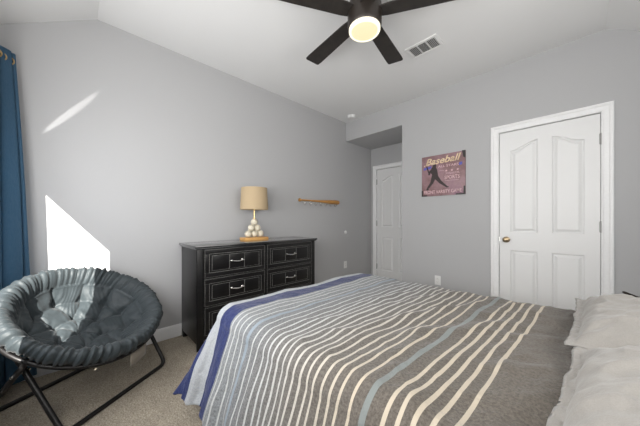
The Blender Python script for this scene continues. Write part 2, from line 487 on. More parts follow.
# windows ---------------------------------------------------------
def make_window(name, ax, at, u0, u1, z0, z1, sgn):
    """ax: axis of the wall normal. at: wall inner face. sgn: outward direction"""
    cu = (u0+u1)/2
    root = struct(empty(name, (cu, at, z0) if ax == 1 else (at, cu, z0)))
    def bx(bm, ua, ub, da, db, za, zb, bev=.003):
        if ax == 1: box(bm, (ua, at+sgn*da, za), (ub, at+sgn*db, zb), bev)
        else: box(bm, (at+sgn*da, ua, za), (at+sgn*db, ub, zb), bev)
    bm = new(); f = .03
    bx(bm, u0, u0+f, .07, .11, z0, z1); bx(bm, u1-f, u1, .07, .11, z0, z1)
    bx(bm, u0+f, u1-f, .07, .11, z0, z0+f); bx(bm, u0+f, u1-f, .07, .11, z1-f, z1)
    under(root, finish('window_frame', bm, M['trim']))
    bm = new(); bx(bm, u0+f, u1-f, .088, .092, z0+f, z1-f, 0); under(root, finish('window_pane', bm, M['glass'], smooth=False))
    bm = new(); bx(bm, u0-.03, u1+.03, -.035, .0, z0-.022, z0, .005); under(root, finish('window_sill', bm, M['trim']))
    return root
w1 = make_window('window_1', 1, 0, *WF, -1)
w2 = make_window('added_window_2', 0, RX, *WR, 1)
w3 = make_window('added_window_3', 1, 0, *WG, -1)
bm = new(); box(bm, (WG[0]+.004, -.045, WG[2]+.01), (WG[1]-.004, -.041, WG[3]-.03)); box(bm, (WG[0]+.004, -.052, WG[2]+.002), (WG[1]-.004, -.034, WG[2]+.016), .003)  # closed blind added to keep the sun out of the made-up front window
lathe(bm, [(0, -.49), (.02, -.49), (.02, .49), (0, .49)], ((WG[0]+WG[1])/2, -.043, WG[3]-.028), (1, 0, 0), 20)
bl = finish('roller_blind', bm, M['blind']); under(w3, bl)
bm = new(); box(bm, (WF[0]+.01, -.045, 1.714), (WF[1]-.01, -.041, 1.985)); box(bm, (WF[0]+.01, -.052, 1.709), (WF[1]-.01, -.034, 1.724), .003)
lathe(bm, [(0, -(WF[1]-WF[0])/2+.01), (.02, -(WF[1]-WF[0])/2+.01), (.02, (WF[1]-WF[0])/2-.01), (0, (WF[1]-WF[0])/2-.01)], ((WF[0]+WF[1])/2, -.043, 1.975), (1, 0, 0), 20)
bl = finish('roller_blind', bm, M['blind']); under(w1, bl)
bm = new(); box(bm, (RX+.041, WR[0]+.004, WR[2]+.01), (RX+.045, WR[1]-.004, WR[3]-.03)); box(bm, (RX+.034, WR[0]+.004, WR[2]+.002), (RX+.052, WR[1]-.004, WR[2]+.016), .003)  # closed blind added so no sun enters by the made-up right window
lathe(bm, [(0, -(WR[1]-WR[0])/2+.01), (.02, -(WR[1]-WR[0])/2+.01), (.02, (WR[1]-WR[0])/2-.01), (0, (WR[1]-WR[0])/2-.01)], (RX+.043, (WR[0]+WR[1])/2, WR[3]-.028), (0, 1, 0), 20)
bl = finish('roller_blind', bm, M['blind']); under(w2, bl)

# ---------------------------------------------------------------- bed
BX0, BX1, BY0, BY1 = 1.14, 3.28, .99, 2.47
BZ = .617
bed = tag(empty('bed', ((BX0+BX1)/2, (BY0+BY1)/2, 0)), 'large bed with plain mattress under the striped duvet, its foot towards the black dresser', 'bed')
def rbox(name, a, c, mat, bev, parent):
    bm = new(); box(bm, a, c, bev); o = finish(name, bm, mat); under(parent, o); return o
rbox('mattress', (BX0+.07, BY0+.10, .34), (BX1, BY1-.04, .575), M['mattress'], .045, bed)
rbox('box_spring', (BX0+.06, BY0+.09, .15), (BX1, BY1-.06, .34), M['mattress'], .02, bed)
for lx in (BX0+.2, BX1-.15):
    for ly in (BY0+.22, BY1-.2): rbox('leg', (lx-.03, ly-.03, 0), (lx+.03, ly+.03, .15), M['frame'], .004, bed)

def duvet_point(s, t):
    """s along the bed (x), t across (y), both in metres of cloth; returns 3D"""
    rx, ry, rf = .085, .095, .10
    xs, ys, yf = 1.25, 1.125, BY1-.08
    a = max(0, xs-s); bb = max(0, ys-t); c = max(0, t-yf)
    x = max(s, xs); y = min(max(t, ys), yf)
    side = bb if bb > 0 else c
    p = 2.9
    L = (a**p+side**p)**(1/p)
    nse = noise.noise(Vector((s*3, t*3, 0)))
    z = BZ
    if L > 1e-6:
        m = math.hypot(a, side); nx, ny = -a/m, (-side if bb > 0 else side)/m
        wy = side/m
        r = rx*(1-wy)+(ry if bb > 0 else rf)*wy
        fl = .06+(.26+.28*(2*a*side/(m*m)))*wy if bb > 0 else .06
        if L < r*PI/2:
            th = L/r; out = r*math.sin(th); dz = r*(1-math.cos(th))
        else:
            k = L-r*PI/2; out = r+k*fl; dz = r+k*math.sqrt(1-fl*fl)
        # hanging folds grow towards the hem
        k = max(0, L-.12)
        if bb > 0:
            ph = s*23+1.6*noise.noise(Vector((s*2.2, 3, 0)))
            out += k*(.045*math.sin(ph)+.018*math.sin(s*51+2)*(1-a/m))*min(1, .45+max(0, 1.95-s)*.8)*(1-.5*a/m)
        out += k*.05*noise.noise(Vector((s*6, t*6, 7)))+min(1, L/.15)*(.006*noise.noise(Vector((s*20, t*7, 21)))+.004*(1-abs(noise.noise(Vector((s*11, t*6, 23))))*2.2))
        x += nx*out; y += ny*out; z = BZ-dz
    # puffiness and wrinkles of the top
    top = max(0, 1-L/.3)
    z += top*(.010*noise.noise(Vector((s*2.5, t*2.5, 2)))+.006*noise.noise(Vector((s*7, t*7, 5))))
    wx_, wy_ = s*4.4+.6*noise.noise(Vector((s*3, t*3, 11))), t*2.2
    rg = (1-abs(noise.noise(Vector((wx_, wy_, 13))))*1.7); z += .012*max(0, rg)**2*top*(.5+min(1, max(0, s-1.7)))
    rg = (1-abs(noise.noise(Vector((s*10, t*5.5, 17))))*1.7); z += .0045*max(0, rg)**2*top*(.5+min(1, max(0, s-1.7)))
    z += .0014*noise.noise(Vector((s*30, t*22, 3)))*top
    # diagonal pull folds near the head half
    def ridge(px, py, ang, ln, wd, h):
        dx, dy = s-px, t-py; u = dx*math.cos(ang)+dy*math.sin(ang); v = -dx*math.sin(ang)+dy*math.cos(ang)
        v += .015*math.sin(u*12+px*9)
        return h*math.exp(-(u/ln)**2)*(math.exp(-(v/wd)**2)-.7*math.exp(-((v-wd*1.7)/(wd*1.2))**2))
    z += ridge(2.24, 2.05, 1.15, .38, .035, .012)*top + ridge(2.12, 1.75, 1.25, .40, .030, .009)*top
    z += ridge(2.02, 2.1, 1.3, .30, .026, .008)*top + ridge(2.33, 1.72, 1.0, .34, .040, .012)*top
    z += ridge(2.60, 1.85, .7, .16, .03, .007)*top + ridge(2.58, 1.5, .5, .14, .03, .007)*top
    z += ridge(2.47, 2.0, 1.3, .2, .03, .006)*top + ridge(1.85, 1.95, 1.35, .3, .024, .006)*top
    return Vector((x, y, max(z, .035+.01*nse)))
bm = new(); uvl = bm.loops.layers.uv.new('UVMap')
s0, s1, t0, t1 = .93, 3.05, .55, 2.86
NS, NTT = 330, 360
grid = []
for i in range(NS+1):
    s = s0+(s1-s0)*i/NS; row = []
    for j in range(NTT+1):
        t = t0+(t1-t0)*j/NTT
        row.append((bm.verts.new(duvet_point(s, t)), s-.055*(t-1.3)*min(1, max(0, (s-1.5)/.8)) , t))
    grid.append(row)
for i in range(NS):
    for j in range(NTT):
        q = (grid[i][j], grid[i+1][j], grid[i+1][j+1], grid[i][j+1])
        f = bm.faces.new([v[0] for v in q])
        for lp, v in zip(f.loops, q): lp[uvl].uv = (v[1], v[2])
dv = finish('duvet', bm, M['duvet'], auto=180)
so_ = dv.modifiers.new('thick', 'SOLIDIFY'); so_.thickness = .018; so_.offset = -1
tag(dv, 'grey duvet with white stripes and navy blue end bands spread over the bed', 'duvet')

# pillows ---------------------------------------------------------
def pillow_mesh(w, l, h, seed, flange=.03):
    bm = new(); N, Mn = 70, 90
    def pt(u, v, sgn):
        au, av = abs(u), abs(v)
        # body + flange
        eu = 1-min(1, au/(1-flange/w*2))**3.2; ev = 1-min(1, av/(1-flange/l*2))**3.6
        z = h/2*max(0, eu*ev)**.52
        cr = 1+.04*noise.noise(Vector((v*4, seed, u)))*au
        x = u*w/2*cr; y = v*l/2*(1+.03*noise.noise(Vector((u*4, seed+5, v)))*av)
        pin = 1-.035*(1-av*av)
        x *= pin; y *= 1-.05*av*av*(1-au*au)
        ed = max(au, av)
        z += (.012*noise.noise(Vector((u*3.2+seed, v*3.2, 1)))+.006*noise.noise(Vector((u*9+seed, v*9, 3))))*(1 if sgn > 0 else .3)*max(0, 1-ed**6)
        rg = max(0, 1-abs(noise.noise(Vector((u*1.6+v*1.2+seed, v*3.2-u*1.4, seed*2))))*3.0)
        if sgn > 0: z += .013*rg**2*max(0, 1-ed**4)
        # radiating gathers near the flange
        ang = math.atan2(v, u)
        z += .007*math.sin(ang*27+3*noise.noise(Vector((u*3, v*3, seed))))*max(0, ed-.55)*(1-ed)*6
        z += .006*noise.noise(Vector((u*11, v*11, seed+9)))*ed
        return Vector((x, y, sgn*z if sgn > 0 else -z*.55))
    top = [[bm.verts.new(pt(-1+2*i/N, -1+2*j/Mn, 1)) for j in range(Mn+1)] for i in range(N+1)]
    bot = [[(top[i][j] if i in (0, N) or j in (0, Mn) else bm.verts.new(pt(-1+2*i/N, -1+2*j/Mn, -1))) for j in range(Mn+1)] for i in range(N+1)]
    for i in range(N):
        for j in range(Mn):
            bm.faces.new((top[i][j], top[i+1][j], top[i+1][j+1], top[i][j+1]))
            bm.faces.new((bot[i][j], bot[i][j+1], bot[i+1][j+1], bot[i+1][j]))
    return bm
def pillow(loc, rot, w, l, h, seed, label):
    o = finish('pillow', pillow_mesh(w, l, h, seed), M['pillow'], auto=180)
    o.location = loc; o.rotation_euler = rot
    return tag(o, label, 'pillow', 'pillows at the head of the bed')
pillow((2.975, 2.04, .706), (.02, math.radians(-3), math.radians(-2)), .56, .72, .165, 3.1, 'pale grey pillow at the far side of the bed, next to the closet door')
pillow((2.968, 1.28, .715), (math.radians(2), math.radians(-7), math.radians(-6)), .60, .76, .20, 8.7, 'pale grey pillow on the near side of the bed, closest to the viewer')

# dark rod with looped tip behind the far pillow
bm = new()
Lp = [(a_, b_, c_+.008) for a_, b_, c_ in [(3.12, 2.16, .775), (3.02, 2.27, .757), (2.93, 2.40, .742), (2.905, 2.43, .747), (2.885, 2.452, .752), (2.878, 2.468, .750), (2.885, 2.474, .744), (2.905, 2.457, .738), (2.93, 2.42, .738), (2.955, 2.385, .742)]]
# smooth it
def smooth_path(P, it=2):
    P = [Vector(p) for p in P]
    for _ in range(it):
        Q = [P[0]]
        for a, c in zip(P, P[1:]): Q += [a*.75+c*.25, a*.25+c*.75]
        Q.append(P[-1]); P = Q
    return P
tube(bm, smooth_path(Lp), .0042, 8)
tag(finish('rod', bm, M['fan']), 'thin dark rod with a looped tip lying on the far edge of the pillow', 'rod')

# ---------------------------------------------------------------- dresser
dr = tag(empty('dresser', (.25, 1.85, 0)), 'black wooden dresser with rubbed edges and nickel pulls against the grey wall', 'dresser')
y0, y1, xf = 1.165, 2.535, .455
bm = new()
box(bm, (.02, y0, .06), (xf, y0+.022, .885), .003); box(bm, (.02, y1-.022, .06), (xf, y1, .885), .003)
box(bm, (.02, y0+.02, .06), (.032, y1-.02, .885))
for ya, yb in ((y0, y0+.058), (y1-.058, y1), (1.826, 1.850)): box(bm, (xf-.02, ya, .0 if ya != 1.826 else .07), (xf+.002, yb, .885), .003)
for za, zb in ((.872, .886), (.611, .621), (.361, .371), (.085, .118)): box(bm, (xf-.02, y0+.02, za), (xf, y1-.02, zb), .002)
for ya in (y0, y1-.05): box(bm, (.02, ya, 0), (.07, ya+.05, .08), .003)
for z in (.61, .36, .10): box(bm, (.03, y0+.02, z), (xf-.02, y1-.02, z+.008))
# bracket cut along the bottom of the side panel
under(dr, finish('carcass', bm, M['black']))
bm = new(); box(bm, (.012, y0-.022, .886), (xf+.028, y1+.022, .908), .005)
box(bm, (.018, y0-.012, .876), (xf+.016, y1+.012, .887), .003)
tm = NT('polished_black_top'); tm.base((.010, .010, .010)); tm.set(Roughness=.16); tm.b.inputs['Specular IOR Level'].default_value = .7
tm.b.inputs['Coat Weight'].default_value = .8; tm.b.inputs['Coat Roughness'].default_value = .12
under(dr, finish('top', bm, tm.m))
def drawer(ya, yb, za, zb):
    bm = new(); x = xf-.012; XF = xf+.010
    box(bm, (x-.20, ya+.01, za+.01), (x, yb-.01, zb-.02))
    cy, cz = (ya+yb)/2, (za+zb)/2
    fr = .043
    # outer raised frame
    for a, c in (((x, ya, za), (XF, yb, za+fr)), ((x, ya, zb-fr), (XF, yb, zb)), ((x, ya, za+fr), (XF, ya+fr, zb-fr)), ((x, yb-fr, za+fr), (XF, yb, zb-fr))): box(bm, a, c, .003)
    # inner field
    box(bm, (x, ya+fr-.005, za+fr-.005), (XF-.008, yb-fr+.005, zb-fr+.005))
    ia, ib, ja, jb = ya+fr+.022, yb-fr-.022, za+fr+.014, zb-fr-.014
    sq = .075
    for a, c in ((ia, cy-sq-.004), (cy-sq+.002, cy+sq-.002), (cy+sq+.004, ib)):
        box(bm, (XF-.008, a, ja), (XF-.002, c, jb), .003)
    # rubbed edges
    def line(u0, u1, v0, v1, xx=XF, t_=.0011):
        box(bm, (xx-.0005, min(u0, u1)-t_, min(v0, v1)-t_), (xx+.0007, max(u0, u1)+t_, max(v0, v1)+t_), 0, 1)
    for zz in (za+.003, zb-.003): line(ya+.003, yb-.003, zz, zz, XF, .0008)
    for yy in (ya+.003, yb-.003): line(yy, yy, za+.003, zb-.003, XF, .0010)
    for zz in (za+fr-.002, zb-fr+.002): line(ya+fr, yb-fr, zz, zz, XF, .0012)
    for yy in (ya+fr-.002, yb-fr+.002): line(yy, yy, za+fr, zb-fr, XF, .0012)
    for zz in (ja+.001, jb-.001): line(ia, ib, zz, zz, XF-.002, .0008)
    for yy in (ia, ib, cy-sq, cy+sq): line(yy, yy, ja, jb, XF-.002, .0012)
    o = finish('drawer', bm, [M['black'], M['worn']]); under(dr, o)
    # pull: bowed bar with two posts
    bm = new(); h = .062
    for s in (-1, 1):
        lathe(bm, [(0, 0), (.010, 0), (.010, .003), (.006, .006), (.005, .018), (0, .02)], (XF-.002, cy+s*h*.86, cz+.004), (1, 0, 0), 14)
    P = [(XF+.016+.010*math.cos(k*PI/2)**2, cy+k*h, cz+.004-.006*math.cos(k*PI/2)**1.5 if abs(k) < 1 else cz+.004) for k in [i/12 for i in range(-12, 13)]]
    tube(bm, P, .005, 10, radii=[.0035+.0035*math.cos(i/12*PI/2)+(.002 if abs(i) > 10 else 0) for i in range(-12, 13)])
    pl = finish('pull_handle', bm, M['chrome']); pl.parent = o
    pl.matrix_parent_inverse = Matrix.Identity(4)
    return o
for ya, yb in ((1.226, 1.824), (1.852, 2.475)):
    for za, zb in ((.622, .871), (.372, .610), (.120, .360)): drawer(ya, yb, za, zb)

# ---------------------------------------------------------------- table lamp
LX, LY, LZ = .205, 1.85, .908
lp = tag(empty('table_lamp', (LX, LY, LZ)), 'table lamp with tan drum shade on a pyramid of cream balls, on the dresser', 'lamp')
bm = new(); box(bm, (LX-.07, LY-.14, LZ), (LX+.07, LY+.14, LZ+.032), .004); under(lp, finish('base', bm, M['oak']))
rb = .0375
def ball(y, z, k):
    bm = new(); t = bmesh.new(); bmesh.ops.create_uvsphere(t, u_segments=28, v_segments=18, radius=rb)
    q = Matrix.Rotation(k*1.3, 4, 'X') @ Matrix.Rotation(k*.7, 4, 'Z')
    merge(bm, t, 0, Matrix.Translation((LX, y, z)))
    P = []
    for i in range(60):
        a = 2*PI*i/60; p = Vector((math.cos(a)+.0, math.sin(a), .55*math.cos(2*a))).normalized()*(rb+.0003)
        P.append(Vector((LX, y, z))+(q @ p))
    tube(bm, P, .0008, 5, closed=True, mi=1)
    o = finish('ball', bm, [M['ball'], M['stitch']]); under(lp, o)
    return o
k = 0
for r_, n_ in enumerate((3, 2, 1)):
    for i in range(n_):
        ball(LY+(i-(n_-1)/2)*2*rb, LZ+.032+rb+r_*rb*1.732, k); k += 1
zt = LZ+.032+2*rb+2*rb*1.732
bm = new(); tube(bm, [(LX, LY, zt-.01), (LX, LY, 1.30)], .009, 14); lathe(bm, [(0, 0), (.016, 0), (.016, .006), (.009, .010)], (LX, LY, zt-.004), seg=20)
under(lp, finish('stem', bm, M['gold']))
bm = new(); R0, R1, Z0_, Z1_ = .152, .140, 1.245, 1.487
lathe(bm, [(R0-.003, Z0_), (R0, Z0_), (R0, Z0_+.008), (R1, Z1_-.008), (R1, Z1_), (R1-.003, Z1_), (R1-.003, Z1_-.006), (R0-.003, Z0_+.006), (R0-.003, Z0_)], (LX, LY, 0), seg=64)
under(lp, finish('lamp_shade', bm, M['shade']))
bm = new()
for a in (0, 2*PI/3, 4*PI/3): tube(bm, [(LX, LY, 1.30), (LX+(R1+.004)*math.cos(a), LY+(R1+.004)*math.sin(a), 1.44)], .002, 6)
under(lp, finish('shade_spider', bm, M['gold']))
bm = new(); lathe(bm, [(0, 0), (.014, 0), (.014, .03), (.02, .045), (.03, .07), (.028, .09), (.015, .105), (0, .108)], (LX, LY, 1.30), seg=24)
under(lp, finish('bulb', bm, M['plastic']))

# ---------------------------------------------------------------- bat coat rack
bt = tag(empty('coat_rack', (0, 3.03, 1.41)), 'wooden baseball bat coat rack with small hooks mounted on the grey wall', 'coat rack')
ya, yb = 2.625, 3.44; ZB = 1.408; XB = .045
bm = new()
prof = [(0, 0), (.020, 0), (.024, .006), (.024, .014), (.014, .024), (.0125, .06), (.0125, .22), (.016, .36), (.024, .52), (.031, .64), (.033, .74), (.032, .79), (.026, .810), (.012, .815), (0, .815)]
lathe(bm, prof, (XB, ya, ZB), (0, 1, 0), 32)
under(bt, finish('bat', bm, M['bat']))
for y in (2.78, 3.30):
    bm = new(); tube(bm, [(0, y, ZB), (XB, y, ZB)], .007, 10); under(bt, finish('mount', bm, M['chrome']))
for i in range(7):
    y = 2.71+i*.105
    bm = new(); tube(bm, smooth_path([(XB, y, ZB-.01), (XB, y, ZB-.035), (XB+.002, y, ZB-.062), (XB+.02, y, ZB-.072), (XB+.036, y, ZB-.060), (XB+.038, y, ZB-.042)]), .0042, 8)
    lathe(bm, [(0, -.007), (.006, -.004), (.007, 0), (.006, .004), (0, .007)], (XB+.038, y, ZB-.040), seg=12)
    under(bt, finish('hook', bm, M['chrome']))

# ---------------------------------------------------------------- small wall fittings
bm = new(); lathe(bm, [(0, 0), (.030, 0), (.030, .004), (.027, .010), (.018, .015), (0, .017)], (0, 3.66, .924), (1, 0, 0), 28)
tag(finish('door_bumper', bm, M['plastic']), 'round white wall bumper low on the grey wall between dresser and alcove', 'wall bumper')
def outlet(name, x, y, z, ax, label):
    r = tag(empty(name, (x, y, z)), label, 'wall outlet')
    q = Matrix.Translation((x, y, z)) @ (Matrix.Rotation(PI/2, 4, 'Z') if ax == 0 else Matrix.Identity(4))
    bm = new(); t = bmesh.new()
    box(t, (-.036, -.006, -.058), (.036, 0, .058), .003); merge(bm, t, 0, q)
    o = finish('cover_plate', bm, M['plastic']); under(r, o)
    for s in (-1, 1):
        bm = new(); t = bmesh.new(); box(t, (-.017, -.009, s*.020-.014), (.017, -.005, s*.020+.014), .003); merge(bm, t, 0, q)
        for dx in (-.006, .006):
            t = bmesh.new(); box(t, (dx-.001, -.0095, s*.020-.003), (dx+.001, -.008, s*.020+.006)); merge(bm, t, 1, q)
        o = finish('socket', bm, [M['plastic'], M['slot']]); under(r, o)
outlet('wall_outlet', 0, 3.655, .383, 0, 'white outlet on the left wall below the round bumper')
outlet('wall_outlet', 1.493, D, .375, 1, 'white outlet on the back wall, low beneath the baseball sign')

bm = new(); X, Y_ = .245, 3.517
lathe(bm, [(0, 0), (.070, 0), (.070, -.010), (.062, -.013), (.060, -.030), (.052, -.038), (.020, -.040), (0, -.040)], (X, Y_, ZC), seg=40)
sm = finish('smoke_detector', bm, M['plastic']); tag(sm, 'round white smoke detector on the ceiling near the alcove', 'smoke detector')

# ceiling vent
vt = tag(empty('ceiling_vent', (1.708, 2.78, ZC)), 'white rectangular air vent with louvres in the ceiling beside the fan', 'vent')
vx0, vx1, vy0, vy1 = 1.56, 1.856, 2.682, 2.882
bm = new()
for a, c in (((vx0, vy0, ZC-.010), (vx1, vy0+.028, ZC)), ((vx0, vy1-.028, ZC-.010), (vx1, vy1, ZC)), ((vx0, vy0+.028, ZC-.010), (vx0+.028, vy1-.028, ZC)), ((vx1-.028, vy0+.028, ZC-.010), (vx1, vy1-.028, ZC))): box(bm, a, c, .003)
for x in (vx0+.028+.080, vx0+.028+.160): box(bm, (x-.003, vy0+.028, ZC-.009), (x+.003, vy1-.028, ZC-.001))
under(vt, finish('vent_frame', bm, M['plastic']))
bm = new(); box(bm, (vx0+.02, vy0+.02, ZC-.0015), (vx1-.02, vy1-.02, ZC-.0003)); under(vt, finish('duct_opening', bm, M['duct']))
bm = new()
for sec, (xa, xb) in enumerate(((vx0+.028, vx0+.105), (vx0+.111, vx0+.185), (vx0+.191, vx1-.028))):
    n_ = 9
    for i in range(n_):
        t = bmesh.new()
        if sec == 1:
            y = vy0+.030+(vy1-vy0-.06)*(i+.5)/n_; box(t, (-(xb-xa)/2, -.0055, -.0006), ((xb-xa)/2, .0055, .0006))
            q = Matrix.Translation(((xa+xb)/2, y, ZC-.006)) @ Matrix.Rotation(math.radians(30), 4, 'X')
        else:
            n2 = 6
            if i >= n2: t.free(); continue
            x = xa+(xb-xa)*(i+.5)/n2; box(t, (-.0045, -(vy1-vy0-.056)/2, -.0006), (.0045, (vy1-vy0-.056)/2, .0006))
            q = Matrix.Translation((x, (vy0+vy1)/2, ZC-.006)) @ Matrix.Rotation(math.radians(38), 4, 'Y')
        merge(bm, t, 0, q)
under(vt, finish('louvres', bm, M['plastic'], smooth=False))

# ---------------------------------------------------------------- ceiling fan
FX, FY = 1.677, 1.880
fn = tag(empty('ceiling_fan', (FX, FY, ZC)), 'dark bronze ceiling fan with five flat blades and a lit round lamp', 'ceiling fan')
bm = new()
lathe(bm, [(0, 2.76), (.075, 2.76), (.078, 2.74), (.065, 2.715), (.020, 2.705), (.014, 2.70), (.014, 2.665), (.03, 2.655), (.095, 2.645), (.112, 2.632), (.118, 2.61), (.118, 2.49), (.113, 2.474), (.108, 2.468), (0, 2.468)], (FX, FY, 0), seg=56)
under(fn, finish('motor_housing', bm, M['fan']))
bm = new()
lathe(bm, [(.108, 2.468), (.108, 2.452), (.104, 2.447), (.092, 2.445), (.090, 2.449)], (FX, FY, 0), seg=56); under(fn, finish('light_rim', bm, M['lamp_ring']))
bm = new(); lathe(bm, [(.0905, 2.449), (.07, 2.444), (.04, 2.441), (0, 2.440)], (FX, FY, 0), seg=56); under(fn, finish('light_diffuser', bm, M['lamp_face']))
for k in range(5):
    a = math.radians(172.3+72*k)
    bm = new(); t = bmesh.new()
    out = []
    n_ = 6
    pts = [(.10, -.048), (.16, -.056), (.60, -.070), (.642, -.068), (.652, -.058), (.652, .058), (.642, .068), (.60, .070), (.16, .056), (.10, .048)]
    prism(t, pts, 2, -.004, .004)
    q = Matrix.Translation((FX, FY, 2.570)) @ Matrix.Rotation(a, 4, 'Z') @ Matrix.Rotation(math.radians(3), 4, 'X')
    merge(bm, t, 0, q)
    bl_ = finish('blade', bm, M['blade']); under(fn, bl_)
    md = bl_.modifiers.new('b', 'BEVEL'); md.width = .002; md.segments = 2


# ---------------------------------------------------------------- baseball sign
PX0, PX1, PZ0, PZ1 = 1.298, 1.808, 1.432, 1.940
sg = tag(empty('wall_sign', ((PX0+PX1)/2, D, PZ0)), 'square mauve baseball sign with a dark batter silhouette, on the back wall', 'sign')
bm = new(); box(bm, (PX0, D-.016, PZ0), (PX1, D, PZ1), .002); under(sg, finish('sign_board', bm, M['poster']))
yq = D-.0165
W_ = PX1-PX0
def pp(u, v): return (PX0+u*W_, PZ0+v*W_)
def flat(name, polys, mat, th=.0012):
    bm = new()
    for i, p in enumerate(polys): prism(bm, [pp(*q) for q in p], 1, yq-th-.00012*i, yq+.001)
    o = finish(name, bm, mat, smooth=False); under(sg, o); return o
def cap(p, q, r0, r1, n=8):
    p, q = Vector(p), Vector(q); d = (q-p); a = math.atan2(d.y, d.x); out = []
    for i in range(n+1):
        t = a+PI/2+PI*i/n; out.append((p.x+r0*math.cos(t), p.y+r0*math.sin(t)))
    for i in range(n+1):
        t = a-PI/2+PI*i/n; out.append((q.x+r1*math.cos(t), q.y+r1*math.sin(t)))
    return out
def circ(c, r, n=18): return [(c[0]+r*math.cos(2*PI*i/n), c[1]+r*math.sin(2*PI*i/n)) for i in range(n)]
def star(c, r): return [(c[0]+(r if i % 2 == 0 else r*.42)*math.sin(PI*i/5), c[1]+(r if i % 2 == 0 else r*.42)*math.cos(PI*i/5)) for i in range(10)]
flat('blue_bar', [[(.05, .66), (.24, .69), (.24, .745), (.05, .715)]], M['ink_blue'], .0006)
flat('blue_bar', [[(.87, .675), (.935, .685), (.935, .75), (.87, .74)]], M['ink_blue'], .0006)
flat('batter_silhouette', [circ((.315, .735), .047), cap((.30, .67), (.315, .47), .060, .055), cap((.32, .63), (.34, .50), .06, .06), cap((.27, .66), (.20, .60), .032, .022), cap((.20, .60), (.185, .545), .022, .02),
     cap((.34, .66), (.24, .575), .03, .02), cap((.185, .56), (.13, .735), .013, .017), cap((.30, .47), (.25, .33), .055, .035), cap((.25, .33), (.135, .175), .035, .018),
     cap((.34, .48), (.45, .335), .055, .036), cap((.45, .335), (.60, .205), .036, .018), cap((.135, .17), (.17, .165), .018, .012), cap((.60, .20), (.635, .195), .018, .012)], M['ink_dark'])
for u in (.59, .715, .84): flat('star', [star((u, .585), .030)], M['ink_pink'])
for u0, u1, v in ((.42, .54, .60), (.56, .88, .50), (.56, .86, .345)): flat('rule_line', [[(u0, v), (u1, v), (u1, v+.005), (u0, v+.005)]], M['ink_pink'])
flat('yellow_flash', [[(.055, .75), (.09, .75), (.072, .79)]], M['ink_cream'])
flat('corner_bracket', [[(0, 0), (.14, 0), (.14, .028), (.028, .028), (.028, .15), (0, .15)]], M['bracket'], .004)
flat('corner_bracket', [[(.80, 0), (1, 0), (1, .19), (.965, .19), (.965, .03), (.80, .03)]], M['bracket'], .004)
flat('corner_bracket', [[(.965, 1), (.93, 1), (.96, .85), (1, .83), (1, 1)]], M['bracket'], .004)
def text(name, s, u, v, width, height, mat, shear=0, rot=0, bold=0):
    c = bpy.data.curves.new(name, 'FONT'); c.body = s; c.size = 1; c.shear = shear; c.extrude = .0; c.offset = bold; c.resolution_u = 4
    o = bpy.data.objects.new(name, c); COL.objects.link(o)
    bpy.context.view_layer.update()
    me = bpy.data.meshes.new_from_object(o.evaluated_get(bpy.context.evaluated_depsgraph_get()))
    bpy.data.objects.remove(o); bpy.data.curves.remove(c)
    xs = [q.co.x for q in me.vertices]; ys = [q.co.y for q in me.vertices]
    sx = width*W_/(max(xs)-min(xs)); sy = height*W_/(max(ys)-min(ys)); mx, my = min(xs), min(ys)
    ca, sa = math.cos(rot), math.sin(rot)
    bm = bmesh.new(); bm.from_mesh(me); bpy.data.meshes.remove(me)
    r = bmesh.ops.extrude_face_region(bm, geom=list(bm.faces)); ev = [g for g in r['geom'] if isinstance(g, bmesh.types.BMVert)]
    es = set(ev)
    for vv in bm.verts:
        x = (vv.co.x-mx)*sx; z = (vv.co.y-my)*sy
        X_, Z_ = x*ca-z*sa, x*sa+z*ca
        vv.co = Vector((PX0+u*W_+X_, yq-.0014 if vv in es else yq+.001, PZ0+v*W_+Z_))
    bmesh.ops.recalc_face_normals(bm, faces=bm.faces)
    ob = finish(name, bm, mat, smooth=False); under(sg, ob); return ob
text('headline_lettering', 'Baseball', .10, .765, .82, .165, M['ink_cream'], .35, math.radians(2.2), .022)
text('small_lettering', 'ALL STARS', .40, .68, .46, .055, M['ink_pink'])
text('small_lettering', 'SHOW ME', .58, .515, .29, .026, M['ink_pink'])
text('small_lettering', 'SPORTS', .55, .385, .33, .085, M['ink_pink'], 0, 0, .01)
text('bottom_lettering', 'FRONT VARSITY GAME', .06, .055, .86, .085, M['ink_pink'], 0, 0, .012)

# ---------------------------------------------------------------- curtain and rod
ct = empty('curtain', (.33, .10, 0)); tag(ct, 'denim blue curtain hanging by the window at the left picture edge', 'curtain')
bm = new(); NU, NV = 220, 60; X0c, X1c = .035, .44
G = []
for i in range(NU+1):
    k = i/NU; col_ = []
    for j in range(NV+1):
        v = j/NV; z = .065+2.165*v
        amp = .024+.010*(1-v)**.8
        ph = 2*PI*k*5.5+.35*math.sin(3*(1-v)+k*5)
        x = X0c+(X1c-X0c)*k+.014*math.sin(2*ph)*(1)+.02*noise.noise(Vector((k*5, v*1.5, 4)))*(1-v)
        x -= .11*v*k*k
        y = .055+.010*(1-v)+amp*math.cos(ph)+(.058+.085*(1-v))*math.exp(-((x-.12-.02*(1-v))/.055)**2)+.014*noise.noise(Vector((k*8, v*2, 1)))*(1-v)
        x = max(x-.07*k*max(0, 1-v/.15), .02)
        col_.append(bm.verts.new((x, y, z)))
    G.append(col_)
for i in range(NU):
    for j in range(NV): bm.faces.new((G[i][j], G[i+1][j], G[i+1][j+1], G[i][j+1]))
o = finish('curtain_panel', bm, M['curtain'], auto=180); o.modifiers.new('t', 'SOLIDIFY').thickness = .003; under(ct, o)
